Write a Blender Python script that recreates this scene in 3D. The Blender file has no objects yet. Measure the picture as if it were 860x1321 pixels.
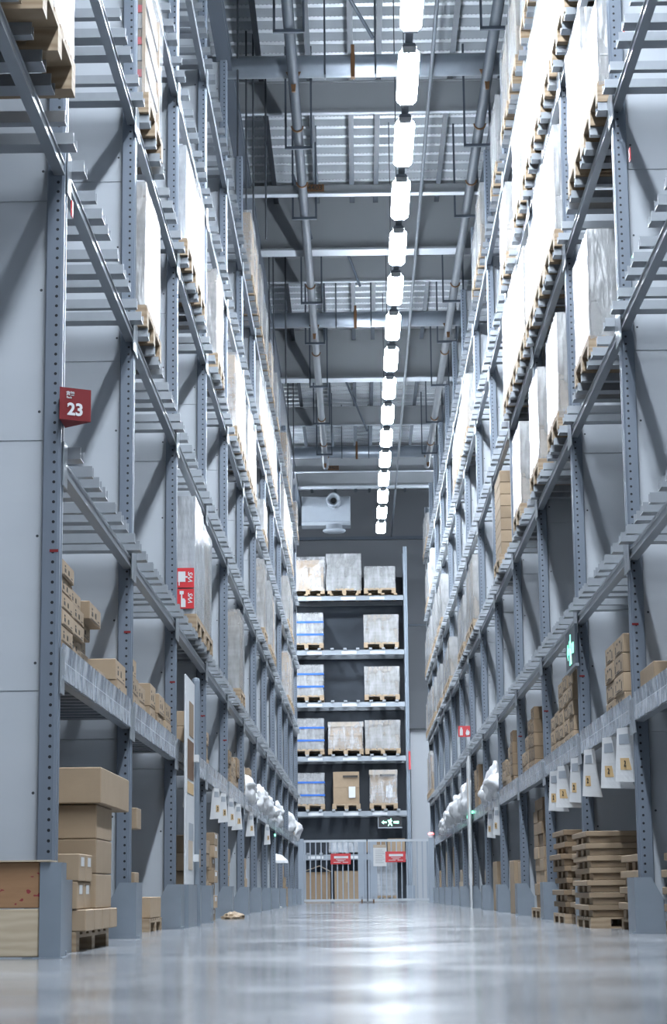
import bpy, bmesh, math, random
from mathutils import Vector, Matrix, noise
random.seed(7)
S = bpy.context.scene
COL = S.collection
PI = math.pi

# ------------------------------------------------------------------ camera
F, PITCH, YAW, ROLL, HC = 2646.24, .183, .0114, .0102, .232
cy, sy, cp, sp = math.cos(YAW), math.sin(YAW), math.cos(PITCH), math.sin(PITCH)
fwd = Vector((-sy*cp, cy*cp, sp)); rgt = Vector((cy, sy, 0)); upv = rgt.cross(fwd)
r2 = math.cos(ROLL)*rgt - math.sin(ROLL)*upv
u2 = math.sin(ROLL)*rgt + math.cos(ROLL)*upv
cam_d = bpy.data.cameras.new('camera'); cam = bpy.data.objects.new('camera', cam_d); COL.objects.link(cam)
M = Matrix((r2, u2, -fwd)).transposed().to_4x4(); M.translation = Vector((0, 0, HC))
cam.matrix_world = M
cam_d.sensor_fit = 'AUTO'; cam_d.sensor_width = 36; cam_d.lens = F/1321*36
cam_d.clip_start = .05; cam_d.clip_end = 200
S.camera = cam
S.view_settings.view_transform = 'Standard'; S.view_settings.look = 'None'
S.view_settings.gamma = 1; S.view_settings.use_curve_mapping = False
S.view_settings.exposure = 0.97
S.cycles.use_denoising = True
S.cycles.max_bounces = 8; S.cycles.diffuse_bounces = 2; S.cycles.transparent_max_bounces = 12
S.cycles.sample_clamp_indirect = 6; S.cycles.caustics_reflective = False; S.cycles.caustics_refractive = False

# ------------------------------------------------------------------ materials
def mat(name):
    m = bpy.data.materials.new(name); m.use_nodes = True
    nt = m.node_tree; b = nt.nodes['Principled BSDF']
    return m, nt, b
def N(nt, typ, **kw):
    n = nt.nodes.new(typ)
    for k, v in kw.items(): setattr(n, k, v)
    return n
def L(nt, a, b): nt.links.new(a, b)
def math_n(nt, op, a, b=None, c=None):
    n = N(nt, 'ShaderNodeMath', operation=op)
    for i, v in enumerate((a, b, c)):
        if v is None: continue
        if isinstance(v, (int, float)): n.inputs[i].default_value = v
        else: L(nt, v, n.inputs[i])
    return n.outputs[0]
def mixc(nt, fac, a, b, mode='MIX'):
    n = N(nt, 'ShaderNodeMix', data_type='RGBA', blend_type=mode)
    for i, v in ((0, fac), (6, a), (7, b)):
        if isinstance(v, (int, float)): n.inputs[i].default_value = v
        elif isinstance(v, tuple): n.inputs[i].default_value = v if len(v) == 4 else v+(1,)
        else: L(nt, v, n.inputs[i])
    return n.outputs[2]
def objco(nt): return N(nt, 'ShaderNodeTexCoord').outputs['Object']
def noise_n(nt, vec, scale, detail=3, rough=.55):
    n = N(nt, 'ShaderNodeTexNoise'); n.inputs['Scale'].default_value = scale
    n.inputs['Detail'].default_value = detail; n.inputs['Roughness'].default_value = rough
    if vec is not None: L(nt, vec, n.inputs['Vector'])
    return n.outputs['Fac']
def ramp(nt, fac, lo, hi, a=0., b=1.):
    n = N(nt, 'ShaderNodeMapRange'); n.inputs[1].default_value = lo; n.inputs[2].default_value = hi
    n.inputs[3].default_value = a; n.inputs[4].default_value = b; L(nt, fac, n.inputs[0]); return n.outputs[0]
def scaled(nt, vec, s):
    n = N(nt, 'ShaderNodeMapping'); n.inputs['Scale'].default_value = s; L(nt, vec, n.inputs['Vector']); return n.outputs[0]
ALB = .7
def dim(c): return tuple(x*ALB for x in c)
def simple(name, col, rough=.5, metal=0., var=.12, scale=3., stretch=None, rnd=0., spec=None):
    m, nt, b = mat(name); col = dim(col)
    co = objco(nt)
    if stretch: co = scaled(nt, co, stretch)
    f = noise_n(nt, co, scale)
    c = mixc(nt, f, tuple(x*(1-var) for x in col), tuple(min(1, x*(1+var)) for x in col))
    if rnd:
        oi = N(nt, 'ShaderNodeObjectInfo').outputs['Random']
        v = ramp(nt, oi, 0, 1, 1-rnd, 1+rnd)
        h = N(nt, 'ShaderNodeHueSaturation'); L(nt, v, h.inputs['Value']); L(nt, c, h.inputs['Color']); c = h.outputs[0]
    L(nt, c, b.inputs['Base Color'])
    L(nt, ramp(nt, f, 0, 1, max(.02, rough-.06), min(1, rough+.06)), b.inputs['Roughness'])
    b.inputs['Metallic'].default_value = metal
    if spec is not None: b.inputs['Specular IOR Level'].default_value = spec
    return m

MAT = {}
def perforated(name, col):
    m, nt, b = mat(name); co = objco(nt); col = dim(col)
    s = N(nt, 'ShaderNodeSeparateXYZ'); L(nt, co, s.inputs[0])
    ax = math_n(nt, 'ABSOLUTE', s.outputs[0])
    dx = math_n(nt, 'SUBTRACT', ax, .027)
    z = math_n(nt, 'MULTIPLY', math_n(nt, 'SUBTRACT', math_n(nt, 'FRACT', math_n(nt, 'DIVIDE', s.outputs[2], .0425)), .5), .0425)
    d = math_n(nt, 'SQRT', math_n(nt, 'ADD', math_n(nt, 'MULTIPLY', dx, dx), math_n(nt, 'MULTIPLY', z, z)))
    hole = math_n(nt, 'LESS_THAN', d, .0065)
    g = N(nt, 'ShaderNodeNewGeometry'); sn = N(nt, 'ShaderNodeSeparateXYZ'); L(nt, g.outputs['Normal'], sn.inputs[0])
    fy = math_n(nt, 'GREATER_THAN', math_n(nt, 'ABSOLUTE', sn.outputs[1]), .7)
    hole = math_n(nt, 'MULTIPLY', hole, fy)
    # slot marks down the aisle face
    zz = math_n(nt, 'FRACT', math_n(nt, 'DIVIDE', s.outputs[2], .085))
    slot = math_n(nt, 'MULTIPLY', math_n(nt, 'LESS_THAN', zz, .35), math_n(nt, 'LESS_THAN', math_n(nt, 'ABSOLUTE', math_n(nt, 'SUBTRACT', s.outputs[1], .05)), .008))
    slot = math_n(nt, 'MULTIPLY', slot, math_n(nt, 'GREATER_THAN', math_n(nt, 'ABSOLUTE', sn.outputs[0]), .7))
    hole = math_n(nt, 'MAXIMUM', hole, slot)
    f = noise_n(nt, scaled(nt, co, (6, 6, .8)), 4)
    base = mixc(nt, f, tuple(x*.88 for x in col), tuple(x*1.12 for x in col))
    L(nt, mixc(nt, hole, base, (.006, .007, .009)), b.inputs['Base Color'])
    b.inputs['Roughness'].default_value = .36; b.inputs['Metallic'].default_value = .15
    return m
MAT['post'] = perforated('blue_grey_perforated_steel', (.205, .243, .3))
MAT['beam'] = simple('blue_grey_beam_steel', (.39, .43, .475), .34, .35, .16, 5, (1, .6, 3))
MAT['bar'] = simple('galvanised_bar_steel', (.38, .41, .445), .36, .45, .15, 7)
MAT['deck'] = simple('shelf_deck_steel', (.2, .22, .25), .5, .3)
MAT['guard'] = simple('guard_steel', (.29, .34, .4), .38, .2, .12, 6)
def panel_mat():
    m, nt, b = mat('pale_grey_sheet_panel'); co = objco(nt)
    s = N(nt, 'ShaderNodeSeparateXYZ'); L(nt, co, s.inputs[0])
    f = noise_n(nt, scaled(nt, co, (.6, 1, 2)), 2.2)
    base = mixc(nt, f, dim((.52, .56, .61)), dim((.61, .65, .7)))
    dx = math_n(nt, 'SUBTRACT', math_n(nt, 'ABSOLUTE', s.outputs[0]), .1)
    z = math_n(nt, 'MULTIPLY', math_n(nt, 'SUBTRACT', math_n(nt, 'FRACT', math_n(nt, 'ADD', math_n(nt, 'DIVIDE', s.outputs[2], .535), .3)), .5), .535)
    d = math_n(nt, 'SQRT', math_n(nt, 'ADD', math_n(nt, 'MULTIPLY', dx, dx), math_n(nt, 'MULTIPLY', z, z)))
    L(nt, mixc(nt, math_n(nt, 'LESS_THAN', d, .006), base, (.03, .035, .04)), b.inputs['Base Color'])
    b.inputs['Roughness'].default_value = .42
    return m
MAT['panel'] = panel_mat()
def carton_mat(name, col, rnd=.14):
    m, nt, b = mat(name); co = objco(nt); col = dim(col)
    f = noise_n(nt, co, 9, 4); g = noise_n(nt, scaled(nt, co, (1, 1, 30)), 40, 2)
    c = mixc(nt, f, tuple(x*.86 for x in col), tuple(x*1.12 for x in col))
    c = mixc(nt, math_n(nt, 'MULTIPLY', g, .12), c, (.1, .07, .045))
    oi = N(nt, 'ShaderNodeObjectInfo').outputs['Random']
    h = N(nt, 'ShaderNodeHueSaturation'); L(nt, ramp(nt, oi, 0, 1, 1-rnd, 1+rnd), h.inputs['Value']); L(nt, c, h.inputs['Color'])
    L(nt, h.outputs[0], b.inputs['Base Color']); b.inputs['Roughness'].default_value = .75
    b.inputs['Specular IOR Level'].default_value = .25
    return m
MAT['carton'] = carton_mat('brown_cardboard', (.45, .335, .225))
MAT['cardark'] = carton_mat('dark_brown_cardboard', (.33, .235, .15))
MAT['carpale'] = carton_mat('pale_cardboard', (.58, .49, .39))
MAT['carwhite'] = carton_mat('white_cardboard', (.5, .5, .49), .1)
MAT['tape'] = simple('packing_tape', (.5, .39, .26), .3, 0, .05)
MAT['ink'] = simple('black_ink', (.05, .042, .035), .7)
MAT['paper'] = simple('white_paper', (.78, .79, .8), .5, 0, .04)
MAT['orange'] = simple('pale_orange_paper', (.72, .5, .25), .55, 0, .05)
MAT['red'] = simple('red_sign_paint', (.2, .006, .01), .75, 0, .04)
MAT['redcard'] = simple('bright_red_print', (.74, .02, .03), .45, 0, .04)
MAT['redsign'] = simple('light_red_plate', (.72, .06, .07), .42, 0, .04)
MAT['white'] = simple('white_lettering', (.8, .82, .84), .45, 0, .03)
MAT['black'] = simple('black_plastic', (.02, .021, .024), .45)
MAT['blue'] = simple('blue_strap', (.03, .16, .6), .4)
MAT['dark'] = simple('dark_painted_steel', (.075, .095, .125), .45, .2)
MAT['galv'] = simple('galvanised_pipe', (.36, .41, .47), .34, .6, .18, 5)
MAT['pipe'] = simple('grey_painted_pipe', (.075, .092, .115), .55)
MAT['rust'] = simple('rust_brown_clamp', (.17, .085, .035), .6, .2)
MAT['girder'] = simple('grey_girder_paint', (.3, .32, .345), .55, 0, .06, .8)
MAT['girder2'] = simple('pale_girder_flange', (.4, .44, .49), .5, 0, .05, .8)
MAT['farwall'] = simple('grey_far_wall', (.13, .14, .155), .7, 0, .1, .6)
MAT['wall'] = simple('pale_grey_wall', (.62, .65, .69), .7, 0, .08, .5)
MAT['plastic'] = simple('white_plastic_bag', (.8, .81, .83), .3, 0, .05, 8)
MAT['fan'] = simple('white_fan_paint', (.36, .4, .45), .4)
MAT['gate'] = simple('gate_pale_steel', (.42, .48, .56), .38, .15, .06)
MAT['gaterail'] = simple('gate_bright_rail', (.66, .71, .76), .3, .2, .06)
MAT['rope'] = simple('grey_cable', (.06, .07, .085), .6)
def wood_mat(name, a, c):
    m, nt, b = mat(name); co = objco(nt); a, c = dim(a), dim(c)
    w = N(nt, 'ShaderNodeTexWave', wave_type='BANDS', bands_direction='Z'); w.inputs['Scale'].default_value = 9
    w.inputs['Distortion'].default_value = 7; w.inputs['Detail'].default_value = 3; w.inputs['Detail Scale'].default_value = 1.2
    L(nt, scaled(nt, co, (.25, .25, 1)), w.inputs['Vector'])
    f = noise_n(nt, scaled(nt, co, (2, 2, 18)), 3)
    L(nt, mixc(nt, math_n(nt, 'MULTIPLY', math_n(nt, 'ADD', w.outputs['Fac'], f), .5), a, c), b.inputs['Base Color'])
    b.inputs['Roughness'].default_value = .62
    return m
MAT['wood'] = wood_mat('pallet_wood', (.3, .2, .115), (.52, .4, .27))
MAT['plank'] = wood_mat('pale_pine_plank', (.55, .43, .29), (.74, .63, .47))
def stained():
    m, nt, b = mat('stained_brown_plank'); co = objco(nt)
    f = noise_n(nt, scaled(nt, co, (3, 3, 14)), 4)
    base = mixc(nt, f, dim((.36, .19, .09)), dim((.47, .27, .14)))
    spots = math_n(nt, 'GREATER_THAN', noise_n(nt, scaled(nt, co, (1, 1, 1.5)), 17, 2), .665)
    L(nt, mixc(nt, spots, base, (.22, .025, .03)), b.inputs['Base Color']); b.inputs['Roughness'].default_value = .5
    return m
MAT['stain'] = stained()
def film(name, col, a0, a1, sc=1.):
    m, nt, b = mat(name); co = objco(nt)
    f = noise_n(nt, scaled(nt, co, (4.5*sc, 4.5*sc, 1.2*sc)), 1.8, 4, .55)
    g = noise_n(nt, scaled(nt, co, (2, 2, 11)), 1.2, 3, .5)
    al = ramp(nt, math_n(nt, 'ADD', math_n(nt, 'MULTIPLY', f, .75), math_n(nt, 'MULTIPLY', g, .25)), .36, .64, a0, a1)
    b.inputs['Base Color'].default_value = dim(col)+(1,)
    L(nt, al, b.inputs['Alpha']); b.inputs['Roughness'].default_value = .2
    b.inputs['Specular IOR Level'].default_value = .7
    bp = N(nt, 'ShaderNodeBump'); bp.inputs['Strength'].default_value = .8; bp.inputs['Distance'].default_value = .03
    L(nt, f, bp.inputs['Height']); L(nt, bp.outputs[0], b.inputs['Normal'])
    return m
MAT['film'] = film('white_stretch_film', (.47, .48, .49), .4, .9)
MAT['filmclear'] = film('clear_stretch_film', (.85, .87, .9), .08, .6)
MAT['filmedge'] = film('thin_stretch_film', (.8, .82, .85), .02, .3)
MAT['filmgrey'] = film('grey_stretch_film', (.6, .63, .67), .5, .92)
def sleeve_mat():
    m, nt, b = mat('clear_label_sleeve'); co = objco(nt)
    f = noise_n(nt, scaled(nt, co, (1, 3, 1.3)), 4, 4, .7)
    g = noise_n(nt, scaled(nt, co, (1, 26, 3)), 3, 3, .6)
    s = N(nt, 'ShaderNodeSeparateXYZ'); L(nt, co, s.inputs[0])
    c = mixc(nt, ramp(nt, f, .38, .62), dim((.2, .245, .32)), dim((.74, .79, .85)))
    c = mixc(nt, ramp(nt, g, .58, .68), c, (.1, .12, .17))
    mid = math_n(nt, 'LESS_THAN', math_n(nt, 'ABSOLUTE', math_n(nt, 'SUBTRACT', s.outputs[2], .08)), .0022)
    c = mixc(nt, math_n(nt, 'MULTIPLY', mid, .6), c, (.75, .8, .86))
    L(nt, c, b.inputs['Base Color']); b.inputs['Roughness'].default_value = .16
    bp = N(nt, 'ShaderNodeBump'); bp.inputs['Strength'].default_value = .25; bp.inputs['Distance'].default_value = .01
    L(nt, f, bp.inputs['Height']); L(nt, bp.outputs[0], b.inputs['Normal'])
    return m
MAT['sleeve'] = sleeve_mat()
def floor_mat():
    m, nt, b = mat('polished_concrete'); co = objco(nt)
    f = ramp(nt, noise_n(nt, scaled(nt, co, (.8, .6, 1)), 1.5, 6, .65), .35, .65)
    g = noise_n(nt, scaled(nt, co, (1, .7, 1)), 1.3, 6, .6)
    h = noise_n(nt, co, 26, 3, .6)
    c = mixc(nt, f, (.17, .177, .188), (.27, .28, .295))
    c = mixc(nt, ramp(nt, h, .35, .75, 0, .25), c, (.1, .105, .115))
    s = N(nt, 'ShaderNodeSeparateXYZ'); L(nt, co, s.inputs[0])
    j = math_n(nt, 'ABSOLUTE', math_n(nt, 'SUBTRACT', math_n(nt, 'FRACT', math_n(nt, 'DIVIDE', math_n(nt, 'SUBTRACT', s.outputs[1], 5.35), 6.)), .5))
    c = mixc(nt, math_n(nt, 'LESS_THAN', j, .004), c, (.4, .42, .45))
    L(nt, c, b.inputs['Base Color'])
    L(nt, ramp(nt, g, .3, .7, .11, .19), b.inputs['Roughness'])
    b.inputs['Specular IOR Level'].default_value = .55
    bp = N(nt, 'ShaderNodeBump'); bp.inputs['Strength'].default_value = .012; bp.inputs['Distance'].default_value = .02
    L(nt, g, bp.inputs['Height']); L(nt, bp.outputs[0], b.inputs['Normal'])
    return m
MAT['floor'] = floor_mat()
def deckroof():
    m, nt, b = mat('perforated_roof_deck'); co = objco(nt)
    s = N(nt, 'ShaderNodeSeparateXYZ'); L(nt, co, s.inputs[0])
    x = math_n(nt, 'FRACT', math_n(nt, 'DIVIDE', s.outputs[0], .05))
    yy = math_n(nt, 'FRACT', math_n(nt, 'DIVIDE', s.outputs[1], .36))
    row = math_n(nt, 'LESS_THAN', math_n(nt, 'ABSOLUTE', math_n(nt, 'SUBTRACT', yy, .5)), .03)
    dot = math_n(nt, 'MULTIPLY', math_n(nt, 'LESS_THAN', x, .4), row)
    f = noise_n(nt, scaled(nt, co, (.3, 3, 1)), 2)
    base = mixc(nt, f, dim((.62, .67, .72)), dim((.72, .77, .82)))
    L(nt, mixc(nt, math_n(nt, 'MULTIPLY', dot, .5), base, (.13, .15, .18)), b.inputs['Base Color'])
    b.inputs['Roughness'].default_value = .4; b.inputs['Metallic'].default_value = .2
    return m
MAT['roof'] = deckroof()
def emis(name, col, st):
    m, nt, b = mat(name)
    b.inputs['Base Color'].default_value = (.8, .8, .8, 1)
    b.inputs['Emission Color'].default_value = col+(1,); b.inputs['Emission Strength'].default_value = st
    return m
LAMP = 150.
MAT['tube'] = emis('lit_lamp_tube', (.83, .91, 1.), LAMP)
MAT['green'] = emis('lit_green_sign', (.03, .75, .38), 1.1)
MAT['redlamp'] = emis('lit_red_lamp', (1., .05, .04), 1.5)

# ------------------------------------------------------------------ mesh helpers
class MB:
    def __init__(s): s.v = []; s.f = []; s.sm = False
    def add(s, vs, fs):
        o = len(s.v); s.v += [tuple(v) for v in vs]; s.f += [tuple(i+o for i in f) for f in fs]; return s
    def box(s, x0, x1, y0, y1, z0, z1):
        x0, x1 = min(x0, x1), max(x0, x1); y0, y1 = min(y0, y1), max(y0, y1); z0, z1 = min(z0, z1), max(z0, z1)
        return s.add([(x0,y0,z0),(x1,y0,z0),(x1,y1,z0),(x0,y1,z0),(x0,y0,z1),(x1,y0,z1),(x1,y1,z1),(x0,y1,z1)],
                     [(0,3,2,1),(4,5,6,7),(0,1,5,4),(1,2,6,5),(2,3,7,6),(3,0,4,7)])
    def prism(s, poly, a0, a1, axis):
        """extrude a 2-D polygon along axis: 'x' poly=(y,z), 'y' poly=(x,z), 'z' poly=(x,y)"""
        n = len(poly)
        def P(p, a): return {'x': (a, p[0], p[1]), 'y': (p[0], a, p[1]), 'z': (p[0], p[1], a)}[axis]
        vs = [P(p, a0) for p in poly]+[P(p, a1) for p in poly]
        fs = [tuple(range(n))[::-1], tuple(range(n, 2*n))]+[(i, (i+1) % n, n+(i+1) % n, n+i) for i in range(n)]
        return s.add(vs, fs)
    def tube(s, p, q, r, n=10, r2=None):
        p, q = Vector(p), Vector(q); d = (q-p).normalized(); r2 = r if r2 is None else r2
        a = d.orthogonal().normalized(); b = d.cross(a)
        vs = [p+r*(math.cos(2*PI*i/n)*a+math.sin(2*PI*i/n)*b) for i in range(n)]+[q+r2*(math.cos(2*PI*i/n)*a+math.sin(2*PI*i/n)*b) for i in range(n)]
        return s.add(vs, [tuple(range(n))[::-1], tuple(range(n, 2*n))]+[(i, (i+1) % n, n+(i+1) % n, n+i) for i in range(n)])
    def lathe(s, prof, c, axis='z', n=20):
        """prof: (radius, along)"""
        vs = []; m = len(prof)
        for r, h in prof:
            for i in range(n):
                a, b = r*math.cos(2*PI*i/n), r*math.sin(2*PI*i/n)
                vs.append({'z': (c[0]+a, c[1]+b, c[2]+h), 'y': (c[0]+a, c[1]+h, c[2]+b), 'x': (c[0]+h, c[1]+a, c[2]+b)}[axis])
        fs = [(j*n+i, j*n+(i+1) % n, (j+1)*n+(i+1) % n, (j+1)*n+i) for j in range(m-1) for i in range(n)]
        return s.add(vs, fs)
    def mesh(s, name, m, bevel=0., smooth=False):
        me = bpy.data.meshes.new(name); me.from_pydata(s.v, [], s.f)
        bm = bmesh.new(); bm.from_mesh(me); bmesh.ops.recalc_face_normals(bm, faces=bm.faces)
        if bevel: bmesh.ops.bevel(bm, geom=list(bm.edges), offset=bevel, segments=1, affect='EDGES', profile=.5)
        bm.to_mesh(me); bm.free()
        if smooth: me.polygons.foreach_set('use_smooth', [True]*len(me.polygons))
        me.materials.append(MAT[m]); return me
    def obj(s, name, m, parent=None, loc=(0, 0, 0), bevel=0., smooth=False):
        return ob(name, s.mesh(name, m, bevel, smooth), parent, loc)
def ob(name, me, parent=None, loc=(0, 0, 0), rz=0):
    o = bpy.data.objects.new(name, me); COL.objects.link(o); o.location = loc
    if rz: o.rotation_euler = (0, 0, rz)
    if parent: o.parent = parent
    return o
def tag(o, label, cat, group=None):
    o['label'] = label; o['category'] = cat
    if group: o['group'] = group
    return o
def thing(name, label, cat, loc=(0, 0, 0), group=None, rz=0):
    o = bpy.data.objects.new(name, None); COL.objects.link(o); o.location = loc; o.empty_display_size = .1
    if rz: o.rotation_euler = (0, 0, rz)
    return tag(o, label, cat, group)
def struct(o): o['kind'] = 'structure'; return o
CACHE = {}
def cached(key, fn):
    if key not in CACHE: CACHE[key] = fn()
    return CACHE[key]
def text_mesh(txt, size, m, bold=0., depth=.001, shear=0.):
    c = bpy.data.curves.new('lettering', 'FONT'); c.body = txt; c.size = size; c.extrude = depth; c.offset = bold; c.shear = shear
    c.align_x = 'CENTER'; c.align_y = 'CENTER'; c.resolution_u = 3
    o = bpy.data.objects.new('lettering', c); COL.objects.link(o)
    bpy.context.view_layer.update()
    me = bpy.data.meshes.new_from_object(o.evaluated_get(bpy.context.evaluated_depsgraph_get()))
    bpy.data.objects.remove(o); bpy.data.curves.remove(c)
    me.materials.clear(); me.materials.append(MAT[m]); me.name = 'lettering'
    return me
ORD = 'zeroth first second third fourth fifth sixth seventh eighth ninth tenth eleventh twelfth thirteenth fourteenth fifteenth sixteenth seventeenth eighteenth nineteenth twentieth'.split()
ORD += ['twenty-'+w for w in ORD[1:10]]+['thirtieth']+['thirty-'+w for w in ORD[1:10]]
NUM = 'zero one two three four five six seven eight nine ten'.split()

# ------------------------------------------------------------------ room shell
YE = 53.
o = MB().box(-7, 7, -14, YE+.3, -.2, 0).obj('floor', 'floor'); struct(o)
def roof_profile():
    P = []; y = 4.
    while y < YE:
        P += [(y, 10.79), (y+.1, 10.79), (y+.13, 10.6), (y+.23, 10.6), (y+.26, 10.79)]; y += .36
    return P+[(y, 10.79), (y, 10.9), (4., 10.9)]
o = MB().prism(roof_profile(), -7, 7, 'x').obj('ceiling', 'roof'); struct(o)
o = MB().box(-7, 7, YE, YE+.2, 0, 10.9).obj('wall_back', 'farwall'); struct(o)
for s, n in ((-1, 'wall_left'), (1, 'wall_right')):
    o = MB().box(s*6.6, s*6.8, -14, YE, 0, 10.9).obj(n, 'wall'); struct(o)
# pale pilaster and band of the far wall, seen between the far rack and the facing row
o = MB().box(1.3, 2.3, YE-.45, YE-.002, 0, 4.3).obj('wall_pilaster', 'wall'); struct(o)
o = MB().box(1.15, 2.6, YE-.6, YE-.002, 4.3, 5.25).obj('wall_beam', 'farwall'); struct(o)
o = MB().box(-6.5, 6.5, YE-.03, YE-.001, 7.0, 7.05).obj('trim_1', 'dark'); struct(o)
o = MB().box(-6.5, 6.5, YE-.12, YE-.001, 9.28, 9.36).obj('trim_2', 'dark'); struct(o)

# girders and rafters of the roof
def girder(y, zb, depth, w=.3, nm='ceiling_beam'):
    t = .022
    o = MB().prism([(y-w/2, zb), (y+w/2, zb), (y+w/2, zb+t), (y+.012, zb+t), (y+.012, zb+depth-t), (y+w/2, zb+depth-t), (y+w/2, zb+depth),
                    (y-w/2, zb+depth), (y-w/2, zb+depth-t), (y-.012, zb+depth-t), (y-.012, zb+t), (y-w/2, zb+t)], -6.5, 6.5, 'x').obj(nm, 'girder')
    struct(o)
    f = MB().box(-6.5, 6.5, y-w/2-.001, y+w/2+.001, zb-.012, zb-.0005).obj('flange', 'girder2', o)
for y, zb, d in ((29.35, 9.6, .98), (37.1, 9.6, .98), (47.4, 9.6, .98), (20.0, 9.6, .98)): girder(y, zb, d)
for y, zb, d in ((24.6, 9.92, .42), (31.9, 9.92, .42), (42.4, 9.95, .4)): girder(y, zb, d, .07, 'roof_beam')
for x in (-1.75, -1.14, -.53, -.01, .34, 1.25, 1.9):
    o = MB().prism([(x-.035, 10.36), (x+.035, 10.36), (x+.035, 10.375), (x+.006, 10.375), (x+.006, 10.595), (x-.006, 10.595), (x-.006, 10.375), (x-.035, 10.375)], 5, 52, 'y').obj('roof_beam', 'pipe'); struct(o)
for y in (26.2, 44.6):
    o = MB().prism([(y-.06, 9.4), (y+.06, 9.4), (y+.06, 9.41), (y+.006, 9.41), (y+.006, 9.53), (y-.006, 9.53), (y-.006, 9.41), (y-.06, 9.41)], -2.6, 2.2, 'x').obj('tie_beam', 'girder'); struct(o)
    f = MB().box(-2.6, 2.2, y-.061, y+.061, 9.388, 9.3995).obj('flange', 'girder2', o)
    pl = tag(MB().box(-.62, -.38, y-.072, y-.064, 9.42, 9.52).obj('number_plate', 'rust'), 'small brown number plate on the %s pale roof tie' % ('first' if y < 30 else 'far'), 'plate')
    ob('lettering', cached('4403', lambda: text_mesh('4403', .1, 'black', .001)), pl, (-.5, y-.074, 9.47)).rotation_euler = (PI/2, 0, 0)

# pipes
for i, y in enumerate((22.3, 32.95, 43.4)):
    t = thing('roof_pipe', 'thick galvanised pipe across the aisle roof, %s from the front' % ORD[i+1], 'pipe', (0, y, 9.58), 'galvanised roof pipes')
    MB().tube((-5, 0, 0), (5, 0, 0), .13, 20).obj('pipe_run', 'galv', t, smooth=True)
    for x in (.02, -3.3):
        MB().lathe([(.132, -.025), (.15, -.025), (.15, .025), (.132, .025)], (x, 0, 0), 'x', 20).obj('clamp', 'rust', t)
        MB().box(x-.02, x+.02, -.15, -.13, -.19, .2).obj('clamp_bolt', 'rust', t)
    for x in (-.3, .28):
        MB().tube((x, -.14, -.16), (x, -.14, 1.02), .011, 6).obj('hanger_rod', 'pipe', t)
        MB().lathe([(.131, -.01), (.145, -.01), (.145, .01), (.131, .01)], (x, 0, 0), 'x', 18).obj('hanger_strap', 'pipe', t)
def longpipe(x, label):
    t = thing('sprinkler_pipe', label, 'pipe', (x, 0, 9.36))
    MB().tube((0, 9, 0), (0, 43.9, 0), .062, 14).obj('pipe_run', 'pipe', t, smooth=True)
    for y in (22.3, 32.95, 43.4):
        MB().prism([(-.085, .09), (-.05, .09), (-.012, .0), (.012, 0), (.05, .09), (.085, .09), (.03, -.03), (.02, -.15), (-.02, -.15), (-.03, -.03)], y-.17, y-.145, 'y').obj('bracket', 'rust', t)
    for y in (23.6, 25.6, 30.2, 34.2, 39.2, 41.5):
        MB().prism([(.078*math.cos(a), .078*math.sin(a)) for a in [PI+PI*k/8 for k in range(9)]]+[(.062*math.cos(a), .062*math.sin(a)) for a in [2*PI-PI*k/8 for k in range(9)]], y-.015, y+.015, 'y').obj('saddle_clamp', 'rust', t)
    return t
longpipe(-.66, 'grey sprinkler pipe along the roof beside the red-signed rack')
longpipe(1.55, 'grey sprinkler pipe along the roof above the rack opposite the red sign')
def hanger(x, y, label):
    t = MB()
    t.box(x-.17, x-.145, y-.02, y+.02, 9.27, 10.6).box(x+.145, x+.17, y-.02, y+.02, 9.27, 10.6).box(x-.17, x+.17, y-.02, y+.02, 9.255, 9.29)
    tag(t.obj('pipe_hanger', 'dark'), label, 'pipe hanger', 'roof pipe hangers')
for k, y in enumerate((20.6, 24.1, 26.8, 30.9, 33.3, 36.3, 39.3, 42.2)):
    hanger(-.66, y, 'dark U-shaped hanger, %s along the sprinkler pipe beside the red-signed rack' % ORD[k+1])
    hanger(1.55, y, 'dark U-shaped hanger, %s along the sprinkler pipe opposite the red sign' % ORD[k+1])
tag(MB().tube((.9, 6, 9.3), (.9, 52.6, 9.3), .022, 8).obj('conduit', 'pipe'), 'thin grey conduit running the roof length beside the lamp row', 'conduit')
for k, (a, b) in enumerate((((-.45, 20.8, 10.55), (.25, 21.9, 9.75)), ((-.3, 30.6, 10.58), (.1, 31.6, 9.75)), ((-.2, 41.0, 10.58), (.25, 42.1, 9.75)), ((-.85, 27.9, 10.3), (-.6, 28.4, 9.5)))):
    tag(MB().tube(a, b, .022, 8).obj('brace_rod', 'dark'), 'slanting dark brace rod under the roof deck, %s from the front' % ORD[k+1], 'brace', 'roof brace rods')
tag(MB().prism([(-1.52, 9.5), (-1.36, 9.5), (-1.36, 9.515), (-1.43, 9.515), (-1.43, 9.66), (-1.36, 9.66), (-1.36, 9.675), (-1.52, 9.675), (-1.52, 9.66), (-1.445, 9.66), (-1.445, 9.515), (-1.52, 9.515)], 10, 52, 'y').obj('cable_trunking', 'dark'), 'long dark cable trunking high above the red-signed rack', 'trunking')
for k, (x, y) in enumerate(((-1.3, 22.2), (-1.28, 23.6), (-1.2, 23.7), (-1.08, 24.4), (-1.3, 30.4), (-1.27, 31.2), (-1.1, 31.8), (-1.3, 38.6), (-1.22, 39.4))):
    tag(MB().tube((x, y, 8.2), (x, y, 10.6), .012, 6).obj('hanging_cable', 'rope'), 'thin dark cable hanging from the roof by the red-signed rack, %s back' % ORD[k+1], 'cable', 'hanging roof cables')

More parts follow.
